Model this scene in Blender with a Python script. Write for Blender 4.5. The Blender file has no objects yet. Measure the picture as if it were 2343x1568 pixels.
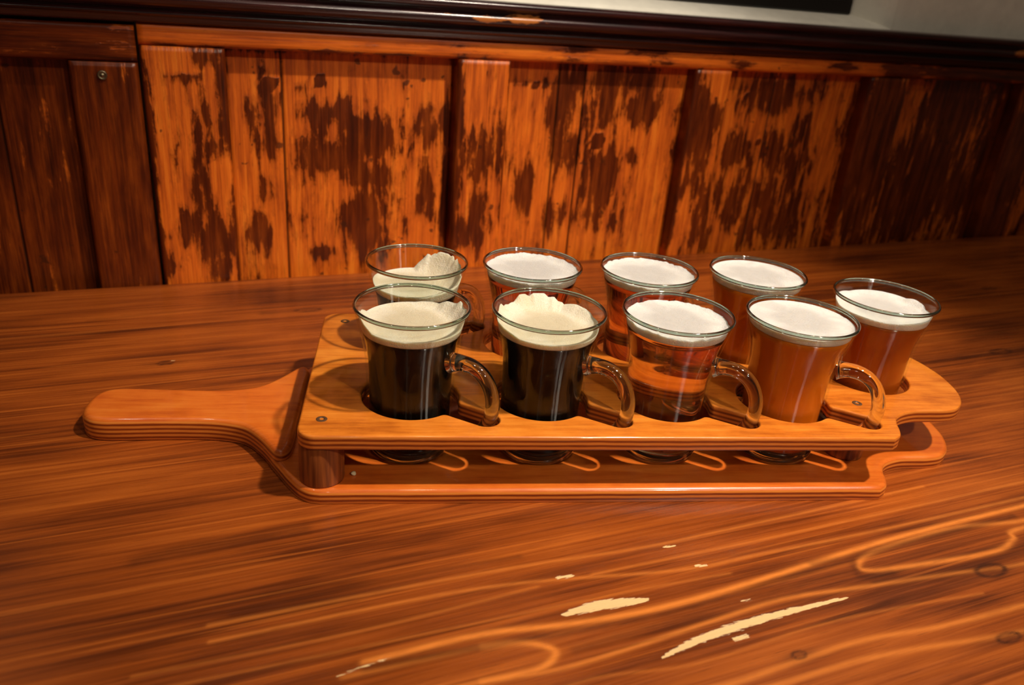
import bpy, bmesh, math
import numpy as np
from mathutils import Vector, Matrix, noise as mnoise

SC = bpy.context.scene
COL = SC.collection
PHI = 0.265          # wall / table direction against the serving board
DW = 0.328           # distance of the wall from the first mug
ZTAB = -0.0087       # table top (z = 0 is the tray surface of the board)
ZTOP = 0.034         # upper shelf top
TH = 0.009

# ------------------------------------------------------------------ helpers
def link(o):
    COL.objects.link(o); return o

def tag(o, label=None, cat=None, group=None, kind=None):
    if label: o['label'] = label
    if cat: o['category'] = cat
    if group: o['group'] = group
    if kind: o['kind'] = kind
    return o

def empty(name, loc=(0, 0, 0), rz=0):
    o = bpy.data.objects.new(name, None)
    o.location = loc; o.rotation_euler = (0, 0, rz); o.empty_display_size = .02
    return link(o)

def mesh_obj(name, me, mat, parent=None, smooth=True):
    o = bpy.data.objects.new(name, me)
    if mat: me.materials.append(mat)
    if smooth: me.polygons.foreach_set('use_smooth', [True] * len(me.polygons))
    if parent: o.parent = parent
    return link(o)

def pymesh(name, verts, faces):
    me = bpy.data.meshes.new(name); me.from_pydata([tuple(v) for v in verts], [], [tuple(f) for f in faces])
    me.update(); return me

def lathe(name, prof, mat, parent=None, n=96, closed=False, center=(0, 0)):
    """prof: list of (r,z). r==0 ends become poles."""
    V = []; F = []; idx = []
    for r, z in prof:
        if r < 1e-7:
            idx.append([len(V)]); V.append((center[0], center[1], z))
        else:
            s = len(V)
            for k in range(n):
                a = 2 * math.pi * k / n
                V.append((center[0] + r * math.cos(a), center[1] + r * math.sin(a), z))
            idx.append(list(range(s, s + n)))
    m = len(prof)
    for i in range(m if closed else m - 1):
        A, B = idx[i], idx[(i + 1) % m]
        for k in range(n):
            k2 = (k + 1) % n
            if len(A) == 1 and len(B) == 1: continue
            if len(A) == 1: F.append((A[0], B[k2], B[k]))
            elif len(B) == 1: F.append((A[k], A[k2], B[0]))
            else: F.append((A[k], A[k2], B[k2], B[k]))
    me = pymesh(name, V, F)
    bm = bmesh.new(); bm.from_mesh(me); bmesh.ops.recalc_face_normals(bm, faces=bm.faces); bm.to_mesh(me); bm.free()
    return mesh_obj(name, me, mat, parent)

def interp_prof(Z, R, z): return float(np.interp(z, Z, R))

def tube(name, pts, rad, mat, parent=None, n=20, flat=1.0, side=(0, 1, 0), sub=6):
    """smooth tube through pts, closed ends; rad list per point; side vector = across direction"""
    P = [Vector(p) for p in pts]; Q = []; Rd = []
    for i in range(len(P) - 1):
        p0 = P[max(i - 1, 0)]; p1 = P[i]; p2 = P[i + 1]; p3 = P[min(i + 2, len(P) - 1)]
        for s in range(sub):
            t = s / sub
            Q.append(0.5 * ((2 * p1) + (-p0 + p2) * t + (2 * p0 - 5 * p1 + 4 * p2 - p3) * t * t + (-p0 + 3 * p1 - 3 * p2 + p3) * t ** 3))
            Rd.append(rad[i] * (1 - t) + rad[i + 1] * t)
    Q.append(P[-1]); Rd.append(rad[-1])
    S = Vector(side).normalized(); V = []; F = []
    for i, q in enumerate(Q):
        T = (Q[min(i + 1, len(Q) - 1)] - Q[max(i - 1, 0)]).normalized()
        N = T.cross(S).normalized()
        for k in range(n):
            a = 2 * math.pi * k / n
            V.append(q + S * math.cos(a) * Rd[i] * flat + N * math.sin(a) * Rd[i])
    for i in range(len(Q) - 1):
        for k in range(n):
            k2 = (k + 1) % n
            F.append((i * n + k, i * n + k2, (i + 1) * n + k2, (i + 1) * n + k))
    F.append(tuple(range(n - 1, -1, -1))); F.append(tuple(range((len(Q) - 1) * n, len(Q) * n)))
    me = pymesh(name, V, F)
    bm = bmesh.new(); bm.from_mesh(me); bmesh.ops.recalc_face_normals(bm, faces=bm.faces); bm.to_mesh(me); bm.free()
    return mesh_obj(name, me, mat, parent)

def box(name, lo, hi, mat, parent=None, bevel=0.0, loc=None):
    bm = bmesh.new(); bmesh.ops.create_cube(bm, size=1)
    lo = Vector(lo); hi = Vector(hi); c = (lo + hi) / 2; s = hi - lo
    for v in bm.verts: v.co = Vector((v.co.x * s.x, v.co.y * s.y, v.co.z * s.z)) + c
    if bevel: bmesh.ops.bevel(bm, geom=bm.edges[:], offset=bevel, segments=3, affect='EDGES', profile=.5)
    me = bpy.data.meshes.new(name); bm.to_mesh(me); bm.free()
    return mesh_obj(name, me, mat, parent, smooth=False)

def plate(name, outlines, z0, z1, bev, mat, parent=None, res=4):
    """2D filled outlines (first outer, others holes) made into a slab with rounded arrises."""
    cu = bpy.data.curves.new(name, 'CURVE'); cu.dimensions = '2D'; cu.fill_mode = 'BOTH'
    for ol in outlines:
        sp = cu.splines.new('POLY'); sp.points.add(len(ol) - 1)
        for i, (x, y) in enumerate(ol): sp.points[i].co = (x, y, 0, 1)
        sp.use_cyclic_u = True
    cu.bevel_depth = bev; cu.bevel_resolution = res; cu.offset = -bev
    cu.extrude = (z1 - z0) / 2 - bev
    o = bpy.data.objects.new(name, cu); COL.objects.link(o)
    bpy.context.view_layer.update()
    dg = bpy.context.evaluated_depsgraph_get()
    me = bpy.data.meshes.new_from_object(o.evaluated_get(dg))
    bpy.data.objects.remove(o); bpy.data.curves.remove(cu)
    me.materials.clear(); me.name = name
    me.transform(Matrix.Translation((0, 0, (z0 + z1) / 2)))
    bm = bmesh.new(); bm.from_mesh(me)
    bmesh.ops.remove_doubles(bm, verts=bm.verts, dist=1e-6)
    for e in bm.edges:
        if len(e.link_faces) == 2:
            e.smooth = e.calc_face_angle(0) < math.radians(28)
    bm.to_mesh(me); bm.free()
    return mesh_obj(name, me, mat, parent)

def slab(name, ol, z0, z1, rt, rb, mat, parent=None, seg=7, out_by=0.0):
    """solid outline with a generously rounded top arris (rt) and a nearly sharp bottom one (rb)"""
    P_ = np.array(ol, float)
    keep = [0]
    for i in range(1, len(P_)):
        if np.linalg.norm(P_[i] - P_[keep[-1]]) > 2e-4: keep.append(i)
    P_ = P_[keep]
    if np.linalg.norm(P_[0] - P_[-1]) < 2e-4: P_ = P_[:-1]
    x, y = P_[:, 0], P_[:, 1]
    if (x * np.roll(y, -1) - np.roll(x, -1) * y).sum() < 0: P_ = P_[::-1]
    # resample long runs so that shading stays even
    out = []
    for a, b in zip(P_, np.roll(P_, -1, 0)):
        k = max(1, int(np.linalg.norm(b - a) / .006)); out += [a + (b - a) * j / k for j in range(k)]
    P_ = np.array(out)
    e = np.roll(P_, -1, 0) - P_; e /= np.linalg.norm(e, axis=1)[:, None]
    t = e + np.roll(e, 1, 0); t /= np.linalg.norm(t, axis=1)[:, None]
    nin = np.stack([-t[:, 1], t[:, 0]], 1)
    for _ in range(2): nin = nin + .5 * (np.roll(nin, 1, 0) + np.roll(nin, -1, 0)); nin /= np.linalg.norm(nin, axis=1)[:, None]
    rings = [(rb, z0), (rb * .3, z0 + rb * .3), (0, z0 + rb), (0, (z0 + rb + z1 - rt) / 2)]
    for k in range(seg + 1):
        a = math.pi / 2 * k / seg; rings.append((rt * (1 - math.cos(a)), z1 - rt + rt * math.sin(a)))
    P_ = P_ - nin * out_by
    n = len(P_); V = []; F = []
    e0 = np.roll(P_, -1, 0) - P_
    for off, z in rings:
        Q = P_ + nin * off
        for _ in range(60):                       # pull folded-over corner points together
            bad = ((np.roll(Q, -1, 0) - Q) * e0).sum(1) < .02 * (e0 * e0).sum(1)
            if not bad.any(): break
            m = bad | np.roll(bad, 1)
            Q = np.where(m[:, None], .5 * Q + .25 * (np.roll(Q, 1, 0) + np.roll(Q, -1, 0)), Q)
        V += [(p[0], p[1], z) for p in Q]
    for r in range(len(rings) - 1):
        for k in range(n): F.append((r * n + k, r * n + (k + 1) % n, (r + 1) * n + (k + 1) % n, (r + 1) * n + k))
    F.append(tuple(range(n - 1, -1, -1))); F.append(tuple(range((len(rings) - 1) * n, len(rings) * n)))
    me = pymesh(name, V, F); o = mesh_obj(name, me, mat, parent)
    sm = [True] * len(me.polygons); sm[-1] = sm[-2] = False; me.polygons.foreach_set('use_smooth', sm)
    return o

def catmull(pts, sub=5):
    P = [np.array(p, float) for p in pts]; n = len(P); out = []
    for i in range(n):
        p0, p1, p2, p3 = P[i - 1], P[i], P[(i + 1) % n], P[(i + 2) % n]
        if np.linalg.norm(p2 - p1) > .06:      # keep long straight runs straight
            out.append(tuple(p1)); continue
        for s in range(sub):
            t = s / sub
            out.append(tuple(0.5 * ((2 * p1) + (-p0 + p2) * t + (2 * p0 - 5 * p1 + 4 * p2 - p3) * t * t + (-p0 + 3 * p1 - 3 * p2 + p3) * t ** 3)))
    return out

def height_block(name, us, vs, hfun, back, axes, mat, parent=None, attrs=None):
    """slab whose front face is a grid with height hfun(U,V); axes maps (u,v,h)->xyz. back = h of the rear face."""
    us = np.array(us); vs = np.array(vs); nu, nv = len(us), len(vs)
    U, V = np.meshgrid(us, vs, indexing='ij')
    H = hfun(U, V) + 0 * U
    uu = U.ravel(); vv = V.ravel(); hh = H.ravel()
    idx = np.arange(nu * nv).reshape(nu, nv)
    quads = np.stack([idx[:-1, :-1], idx[1:, :-1], idx[1:, 1:], idx[:-1, 1:]], -1).reshape(-1, 4)
    ring = np.concatenate([idx[:, 0], idx[-1, 1:], idx[-2::-1, -1], idx[0, -2:0:-1]])
    nb = len(ring); base = nu * nv
    uu = np.concatenate([uu, uu[ring]]); vv = np.concatenate([vv, vv[ring]]); hh = np.concatenate([hh, np.full(nb, back)])
    rb = base + np.arange(nb)
    sides = np.stack([ring, rb, np.roll(rb, -1), np.roll(ring, -1)], -1)
    co = axes(uu, vv, hh)
    me = bpy.data.meshes.new(name)
    me.vertices.add(len(uu)); me.vertices.foreach_set('co', co.astype(np.float32).ravel())
    allq = np.concatenate([quads, sides])
    nl = allq.size + nb; nf = len(allq) + 1
    me.loops.add(nl); me.loops.foreach_set('vertex_index', np.concatenate([allq.ravel(), rb[::-1]]).astype(np.int32))
    me.polygons.add(nf)
    st = np.concatenate([np.arange(len(allq)) * 4, [allq.size]]); me.polygons.foreach_set('loop_start', st.astype(np.int32))
    me.update(calc_edges=True); me.validate()
    for an, f in (attrs or {}).items():
        a = me.attributes.new(an, 'FLOAT', 'POINT')
        a.data.foreach_set('value', (f(uu, vv) + 0 * uu).astype(np.float32))
    o = mesh_obj(name, me, mat, parent, smooth=False)
    sm = np.zeros(nf, bool); sm[:len(quads)] = True
    me.polygons.foreach_set('use_smooth', sm)
    bm = bmesh.new(); bm.from_mesh(me); bmesh.ops.recalc_face_normals(bm, faces=bm.faces); bm.to_mesh(me); bm.free()
    return o

# ------------------------------------------------------------------ materials
class NT:
    def __init__(s, name):
        s.m = bpy.data.materials.new(name); s.m.use_nodes = True; s.t = s.m.node_tree
        s.t.nodes.clear(); s.out = s.n('ShaderNodeOutputMaterial')
    def n(s, typ, **kw):
        nd = s.t.nodes.new(typ)
        for k, v in kw.items(): setattr(nd, k, v)
        return nd
    def l(s, a, b): s.t.links.new(a, b)
    def inp(s, nd, key, v):
        if hasattr(v, 'is_output') or isinstance(v, bpy.types.NodeSocket): s.l(v, nd.inputs[key])
        else: nd.inputs[key].default_value = v
    def math(s, op, a, b=0.0, c=None, clamp=False):
        nd = s.n('ShaderNodeMath', operation=op, use_clamp=clamp)
        s.inp(nd, 0, a); s.inp(nd, 1, b)
        if c is not None: s.inp(nd, 2, c)
        return nd.outputs[0]
    def coord(s, scale=(1, 1, 1), rot=(0, 0, 0), loc=(0, 0, 0)):
        tc = s.n('ShaderNodeTexCoord'); mp = s.n('ShaderNodeMapping')
        mp.inputs['Scale'].default_value = scale; mp.inputs['Rotation'].default_value = rot; mp.inputs['Location'].default_value = loc
        s.l(tc.outputs['Object'], mp.inputs[0]); return mp.outputs[0]
    def noise(s, vec, scale, detail=4, rough=.55, dist=0.0):
        nd = s.n('ShaderNodeTexNoise'); s.l(vec, nd.inputs['Vector'])
        nd.inputs['Scale'].default_value = scale; nd.inputs['Detail'].default_value = detail
        nd.inputs['Roughness'].default_value = rough; nd.inputs['Distortion'].default_value = dist
        return nd.outputs['Fac']
    def ramp(s, fac, stops, interp='LINEAR'):
        nd = s.n('ShaderNodeValToRGB'); nd.color_ramp.interpolation = interp
        e = nd.color_ramp.elements
        while len(e) > 1: e.remove(e[-1])
        for i, (p, c) in enumerate(stops):
            x = e[0] if i == 0 else e.new(p)
            x.position = p; x.color = (*c, 1) if len(c) == 3 else c
        s.inp(nd, 0, fac); return nd.outputs[0]
    def mr(s, v, a, b, c=0.0, d=1.0, smooth=True):
        nd = s.n('ShaderNodeMapRange', interpolation_type='SMOOTHSTEP' if smooth else 'LINEAR')
        s.inp(nd, 0, v); nd.inputs[1].default_value = a; nd.inputs[2].default_value = b
        nd.inputs[3].default_value = c; nd.inputs[4].default_value = d; return nd.outputs[0]
    def mix(s, f, a, b, typ='MIX'):
        nd = s.n('ShaderNodeMix', data_type='RGBA', blend_type=typ)
        s.inp(nd, 0, f)
        for k, v in ((6, a), (7, b)):
            if isinstance(v, tuple): nd.inputs[k].default_value = (*v, 1) if len(v) == 3 else v
            else: s.l(v, nd.inputs[k])
        return nd.outputs[2]
    def attr(s, name):
        nd = s.n('ShaderNodeAttribute'); nd.attribute_name = name; return nd.outputs['Fac']
    def bsdf(s, color, rough=.5, bump=None, bstr=.3, bdist=.001, **kw):
        b = s.n('ShaderNodeBsdfPrincipled')
        if isinstance(color, tuple): b.inputs['Base Color'].default_value = (*color, 1)
        else: s.l(color, b.inputs['Base Color'])
        s.inp(b, 'Roughness', rough)
        for k, v in kw.items(): s.inp(b, k.replace('_', ' '), v)
        if bump is not None:
            bp = s.n('ShaderNodeBump'); bp.inputs['Strength'].default_value = bstr; bp.inputs['Distance'].default_value = bdist
            s.l(bump, bp.inputs['Height']); s.l(bp.outputs[0], b.inputs['Normal'])
        s.l(b.outputs[0], s.out.inputs[0]); return b

def mat_table():
    t = NT('table_wood')
    v = t.coord((1, 1, 1))
    st = t.coord((1.0, 30, 1)); st2 = t.coord((2.2, 120, 1)); st3 = t.coord((1.0, 4.0, 1)); st4 = t.coord((.7, 60, 1))
    big = t.noise(st3, 5, 3, .5, .5); a = t.noise(st, 4.5, 5, .6, .5); f = t.noise(st2, 4, 4, .65); h4 = t.noise(st4, 5, 3, .6, .3)
    g = t.math('ADD', t.math('MULTIPLY', a, .34), t.math('ADD', t.math('MULTIPLY', big, .42), t.math('ADD', t.math('MULTIPLY', f, .20), t.math('MULTIPLY', h4, .12))))
    col = t.ramp(g, [(.38, (.045, .010, .0030)), (.46, (.13, .026, .0048)), (.55, (.29, .060, .0075)), (.65, (.43, .100, .012)), (.78, (.56, .155, .020))])
    lines = t.mr(t.noise(t.coord((.5, 34, 1), loc=(.2, .1, 0)), 5.5, 2, .5, .4), .60, .66)
    col = t.mix(t.math('MULTIPLY', lines, .3), col, (.66, .17, .022))
    pores = t.mr(t.noise(t.coord((9, 260, 1)), 5, 3, .6), .60, .70)
    col = t.mix(t.math('MULTIPLY', pores, .45), col, (.05, .010, .003))
    nz = t.noise(t.coord((14, 60, 1)), 6, 4, .6)
    vein = t.math('MULTIPLY', t.attr('vein'), t.mr(nz, .25, .6, .7, 1))
    col = t.mix(vein, col, (.86, .26, .04))
    dark = t.math('MULTIPLY', t.attr('dark'), t.mr(nz, .2, .7, .6, 1.0))
    col = t.mix(dark, col, (.03, .008, .004))
    sn = t.math('ADD', t.attr('scratch'), t.math('MULTIPLY', t.math('SUBTRACT', t.noise(t.coord((22, 150, 1)), 8, 4, .6), .5), 1.6))
    sc = t.mr(sn, .50, .66)
    col = t.mix(sc, col, (.86, .58, .27))
    h = t.math('ADD', t.math('MULTIPLY', f, .6), t.math('MULTIPLY', a, .6))
    h = t.math('SUBTRACT', h, t.math('MULTIPLY', sc, .8))
    rough = t.mr(f, .2, .8, .20, .34)
    t.bsdf(col, rough, h, .35, .0006, Specular_IOR_Level=.55)
    return t.m

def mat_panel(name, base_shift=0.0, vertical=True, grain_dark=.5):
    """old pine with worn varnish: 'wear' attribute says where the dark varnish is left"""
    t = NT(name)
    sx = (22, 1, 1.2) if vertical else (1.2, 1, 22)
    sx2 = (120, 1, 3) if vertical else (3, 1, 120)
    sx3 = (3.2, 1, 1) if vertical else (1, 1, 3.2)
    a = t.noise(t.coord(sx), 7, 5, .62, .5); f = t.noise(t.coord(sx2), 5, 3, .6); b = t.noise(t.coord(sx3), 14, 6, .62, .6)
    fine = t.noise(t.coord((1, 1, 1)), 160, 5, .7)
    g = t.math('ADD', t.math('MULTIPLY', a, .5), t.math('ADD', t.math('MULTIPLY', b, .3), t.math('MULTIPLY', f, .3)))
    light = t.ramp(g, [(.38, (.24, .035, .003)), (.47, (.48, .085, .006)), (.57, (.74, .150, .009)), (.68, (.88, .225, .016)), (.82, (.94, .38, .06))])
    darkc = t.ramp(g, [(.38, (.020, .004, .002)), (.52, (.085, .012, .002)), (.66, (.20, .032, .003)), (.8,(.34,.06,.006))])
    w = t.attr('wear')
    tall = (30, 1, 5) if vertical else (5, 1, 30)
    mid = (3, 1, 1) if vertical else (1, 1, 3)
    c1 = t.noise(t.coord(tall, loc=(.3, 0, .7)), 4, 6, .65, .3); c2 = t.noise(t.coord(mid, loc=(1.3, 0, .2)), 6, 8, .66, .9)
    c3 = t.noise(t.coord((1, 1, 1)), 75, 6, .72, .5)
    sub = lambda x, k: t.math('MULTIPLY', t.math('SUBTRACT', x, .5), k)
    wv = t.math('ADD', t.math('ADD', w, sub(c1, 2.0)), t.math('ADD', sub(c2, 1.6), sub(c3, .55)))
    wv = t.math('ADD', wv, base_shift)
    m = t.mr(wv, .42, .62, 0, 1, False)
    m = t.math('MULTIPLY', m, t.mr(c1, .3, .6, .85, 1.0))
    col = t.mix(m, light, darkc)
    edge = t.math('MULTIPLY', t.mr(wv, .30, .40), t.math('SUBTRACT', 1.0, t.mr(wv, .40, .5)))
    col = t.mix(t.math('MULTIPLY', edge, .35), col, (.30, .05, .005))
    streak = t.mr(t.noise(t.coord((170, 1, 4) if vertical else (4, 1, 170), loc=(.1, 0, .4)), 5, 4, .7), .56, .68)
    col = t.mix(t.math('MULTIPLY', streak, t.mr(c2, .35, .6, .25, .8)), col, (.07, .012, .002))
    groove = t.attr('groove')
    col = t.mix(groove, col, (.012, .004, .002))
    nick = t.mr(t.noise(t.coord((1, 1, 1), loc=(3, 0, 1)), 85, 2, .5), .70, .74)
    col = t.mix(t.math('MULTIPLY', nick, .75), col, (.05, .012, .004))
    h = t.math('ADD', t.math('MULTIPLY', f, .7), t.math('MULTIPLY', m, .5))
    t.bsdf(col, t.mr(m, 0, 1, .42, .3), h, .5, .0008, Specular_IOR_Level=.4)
    return t.m

def mat_board(name, shift=1.0, red=0.0, sheen=.3):
    """birch plywood, stained orange; plies show on vertical faces"""
    t = NT(name)
    a = t.noise(t.coord((2.5, 26, 1)), 9, 5, .6, .4); b = t.noise(t.coord((1.5, 4, 1)), 12, 3, .5, .3); f = t.noise(t.coord((10, 220, 1)), 6, 2, .5)
    fl = t.noise(t.coord((1, 1, 1)), 70, 6, .7)
    g = t.math('ADD', t.math('MULTIPLY', a, .40), t.math('ADD', t.math('MULTIPLY', b, .35), t.math('ADD', t.math('MULTIPLY', f, .15), t.math('MULTIPLY', fl, .22))))
    s = shift
    top = t.ramp(g, [(.44, (.46 * s, .105 * s, .009 * s)), (.56, (.72 * s, .20 * s, .018 * s)), (.70, (.88 * s, .30 * s, .036 * s))])
    if red: top = t.mix(red, top, (.70, .085, .012))
    tc = t.n('ShaderNodeTexCoord'); sp = t.n('ShaderNodeSeparateXYZ'); t.l(tc.outputs['Object'], sp.inputs[0])
    wob = t.math('MULTIPLY', t.math('SUBTRACT', b, .5), .0014)
    zz = t.math('MULTIPLY', t.math('ADD', sp.outputs[2], wob), 2 * math.pi / .0029)
    sn = t.math('SINE', zz)
    sn2 = t.math('ADD', sn, t.math('MULTIPLY', t.math('SUBTRACT', t.noise(t.coord((30, 30, 700)), 3, 3, .6), .5), 1.6))
    ply = t.ramp(t.mr(sn2, -1, 1, 0, 1, False), [(0, (.20, .032, .004)), (.3, (.36, .065, .008)), (.65, (.66, .17, .02)), (1, (.74, .24, .035))])
    geo = t.n('ShaderNodeNewGeometry'); sn_ = t.n('ShaderNodeSeparateXYZ'); t.l(geo.outputs['Normal'], sn_.inputs[0])
    side = t.mr(sn_.outputs[2], .35, .7, 1, 0)
    col = t.mix(side, top, ply)
    t.bsdf(col, sheen, f, .15, .0003, Specular_IOR_Level=.5, Coat_Weight=.7, Coat_Roughness=.07)
    return t.m

def mat_simple(name, c, rough=.5, **kw):
    t = NT(name); n = t.noise(t.coord(), 60, 4)
    col = t.mix(n, tuple(x * .82 for x in c), tuple(min(1, x * 1.12) for x in c))
    t.bsdf(col, rough, n, .1, .0005, **kw); return t.m

def mat_post():
    t = NT('turned_post_wood')
    a = t.noise(t.coord((60, 60, 3)), 6, 4, .6)
    t.bsdf(t.ramp(a, [(.35, (.12, .025, .005)), (.6, (.32, .085, .016)), (.75, (.45, .15, .03))]), .4)
    return t.m

def mat_glass():
    t = NT('clear_glass')
    t.bsdf((.94, .985, .955), 0.0, IOR=1.5, Transmission_Weight=1.0, Coat_Weight=.6, Coat_Roughness=.05); return t.m

def mat_rim():
    t = NT('green_tinted_rim_glass')
    t.bsdf((.46, .57, .50), 0.0, IOR=1.5, Transmission_Weight=1.0, Coat_Weight=1.0, Coat_Roughness=.06); return t.m

def mat_thin():
    """thin blown glass wall: straight-through plus Fresnel reflection"""
    t = NT('thin_glass_wall')
    geo = t.n('ShaderNodeNewGeometry')
    ior = t.math('ADD', t.math('MULTIPLY', geo.outputs['Backfacing'], 1 / 1.5 - 1.5), 1.5)
    fr = t.n('ShaderNodeFresnel'); t.l(ior, fr.inputs['IOR'])
    tr = t.n('ShaderNodeBsdfTransparent'); tr.inputs[0].default_value = (.965, .985, .965, 1)
    gl = t.n('ShaderNodeBsdfGlossy'); gl.inputs['Roughness'].default_value = .025; gl.inputs['Color'].default_value = (1, 1, 1, 1)
    mx = t.n('ShaderNodeMixShader'); t.l(t.math('MULTIPLY', fr.outputs[0], .33), mx.inputs[0]); t.l(tr.outputs[0], mx.inputs[1]); t.l(gl.outputs[0], mx.inputs[2])
    # faint vertical draw lines in the glass stretch the lamp reflections up and down
    an = t.n('ShaderNodeBsdfAnisotropic'); an.inputs['Roughness'].default_value = .28; an.inputs['Anisotropy'].default_value = .98
    tg = t.n('ShaderNodeTangent', direction_type='RADIAL', axis='Z'); t.l(tg.outputs[0], an.inputs['Tangent'])
    an.inputs['Rotation'].default_value = DRAW_ROT
    m2 = t.n('ShaderNodeMixShader'); m2.inputs[0].default_value = .008; t.l(mx.outputs[0], m2.inputs[1]); t.l(an.outputs[0], m2.inputs[2])
    t.l(m2.outputs[0], t.out.inputs[0]); return t.m
DRAW_ROT = 0.0

def mat_foam(name, c, c2):
    t = NT(name)
    vo = t.n('ShaderNodeTexVoronoi'); t.l(t.coord(), vo.inputs['Vector']); vo.inputs['Scale'].default_value = 1100
    n = t.noise(t.coord(), 260, 5, .65); big = t.noise(t.coord(), 55, 3, .5, .6)
    hole = t.mr(t.noise(t.coord(), 520, 2, .5), .68, .74)
    tcf = t.n('ShaderNodeTexCoord'); sx = t.n('ShaderNodeSeparateXYZ'); t.l(tcf.outputs['Object'], sx.inputs[0])
    rad = t.math('SQRT', t.math('ADD', t.math('MULTIPLY', sx.outputs[0], sx.outputs[0]), t.math('MULTIPLY', sx.outputs[1], sx.outputs[1])))
    rr = t.mr(t.math('ADD', rad, t.math('MULTIPLY', t.math('SUBTRACT', big, .5), .008)), .012, .024)
    c0 = tuple(x * .80 for x in c)
    col = t.mix(t.mr(big, .35, .65), c, c2)
    col = t.mix(rr, t.mix(n, c0, c), col)
    col = t.mix(t.math('MULTIPLY', hole, .3), col, tuple(x * .45 for x in c2))
    h = t.math('ADD', t.math('MULTIPLY', vo.outputs['Distance'], .5), n)
    t.bsdf(col, .5, h, .6, .0007, Subsurface_Weight=.6, Subsurface_Scale=.004, Subsurface_Radius=(1, .8, .6))
    return t.m

def mat_clear_beer(name, col, dens):
    t = NT(name); g = t.n('ShaderNodeBsdfGlass'); g.inputs['IOR'].default_value = 1.33; g.inputs['Roughness'].default_value = 0
    t.l(g.outputs[0], t.out.inputs[0])
    v = t.n('ShaderNodeVolumeAbsorption'); v.inputs['Color'].default_value = (*col, 1); v.inputs['Density'].default_value = dens
    t.l(v.outputs[0], t.out.inputs['Volume']); return t.m

def mat_cloudy(name, c):
    t = NT(name)
    n = t.noise(t.coord((1, 1, .4)), 60, 3, .5, .4)
    col = t.mix(n, tuple(x * .8 for x in c), tuple(min(1, x * 1.2) for x in c))
    t.bsdf(col, .12, Specular_IOR_Level=.25)
    return t.m

M = dict(table=mat_table(), panel=mat_panel('worn_varnished_pine'), rail=mat_panel('worn_varnished_rail', -.05, False),
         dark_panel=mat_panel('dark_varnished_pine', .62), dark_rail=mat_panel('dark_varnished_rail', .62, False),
         board=mat_board('honey_plywood', 1.0), base=mat_board('reddish_plywood', .95, .38), post=mat_post(),
         glass=mat_glass(), rim=mat_rim(), thin=mat_thin(),
         cream=mat_foam('cream_foam', (.68, .59, .42), (.76, .69, .55)), white=mat_foam('white_foam', (.64, .61, .585), (.75, .73, .70)),
         stout=mat_simple('black_stout', (.003, .0016, .0008), .06, Specular_IOR_Level=.12),
         amber=mat_clear_beer('clear_amber_beer', (.95, .50, .10), 22), copper=mat_clear_beer('clear_copper_beer', (.92, .40, .07), 34),
         wheat=mat_cloudy('cloudy_orange_beer', (.66, .135, .004)), red=mat_cloudy('cloudy_brown_beer', (.40, .070, .004)),
         plaster=mat_simple('white_plaster', (.90, .87, .76), .85), moulding=None,
         frame=mat_simple('black_window_frame', (.012, .010, .009), .35), metal=mat_simple('dull_screw_metal', (.25, .2, .12), .4, Metallic=1.0),
         hole=mat_simple('dark_screw_recess', (.10, .045, .018), .45), crumb=mat_simple('pale_crumb', (.8, .68, .4), .7),
         floor=mat_simple('dark_floor_boards', (.08, .04, .02), .5))

def mat_moulding():
    t = NT('maroon_moulding'); st = t.coord((2, 1, 40)); a = t.noise(st, 8, 4)
    col = t.ramp(a, [(.35, (.016, .005, .006)), (.6, (.045, .012, .012)), (.8, (.080, .020, .018))])
    w = t.math('ADD', t.attr('wear'), t.math('MULTIPLY', t.math('SUBTRACT', t.noise(t.coord((6, 20, 20)), 12, 5, .6), .5), 1.2))
    m = t.mr(w, .5, .65)
    t.bsdf(t.mix(m, col, (.52, .17, .035)), .22, a, .2, .0005, Specular_IOR_Level=.7); return t.m
M['moulding'] = mat_moulding()

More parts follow.
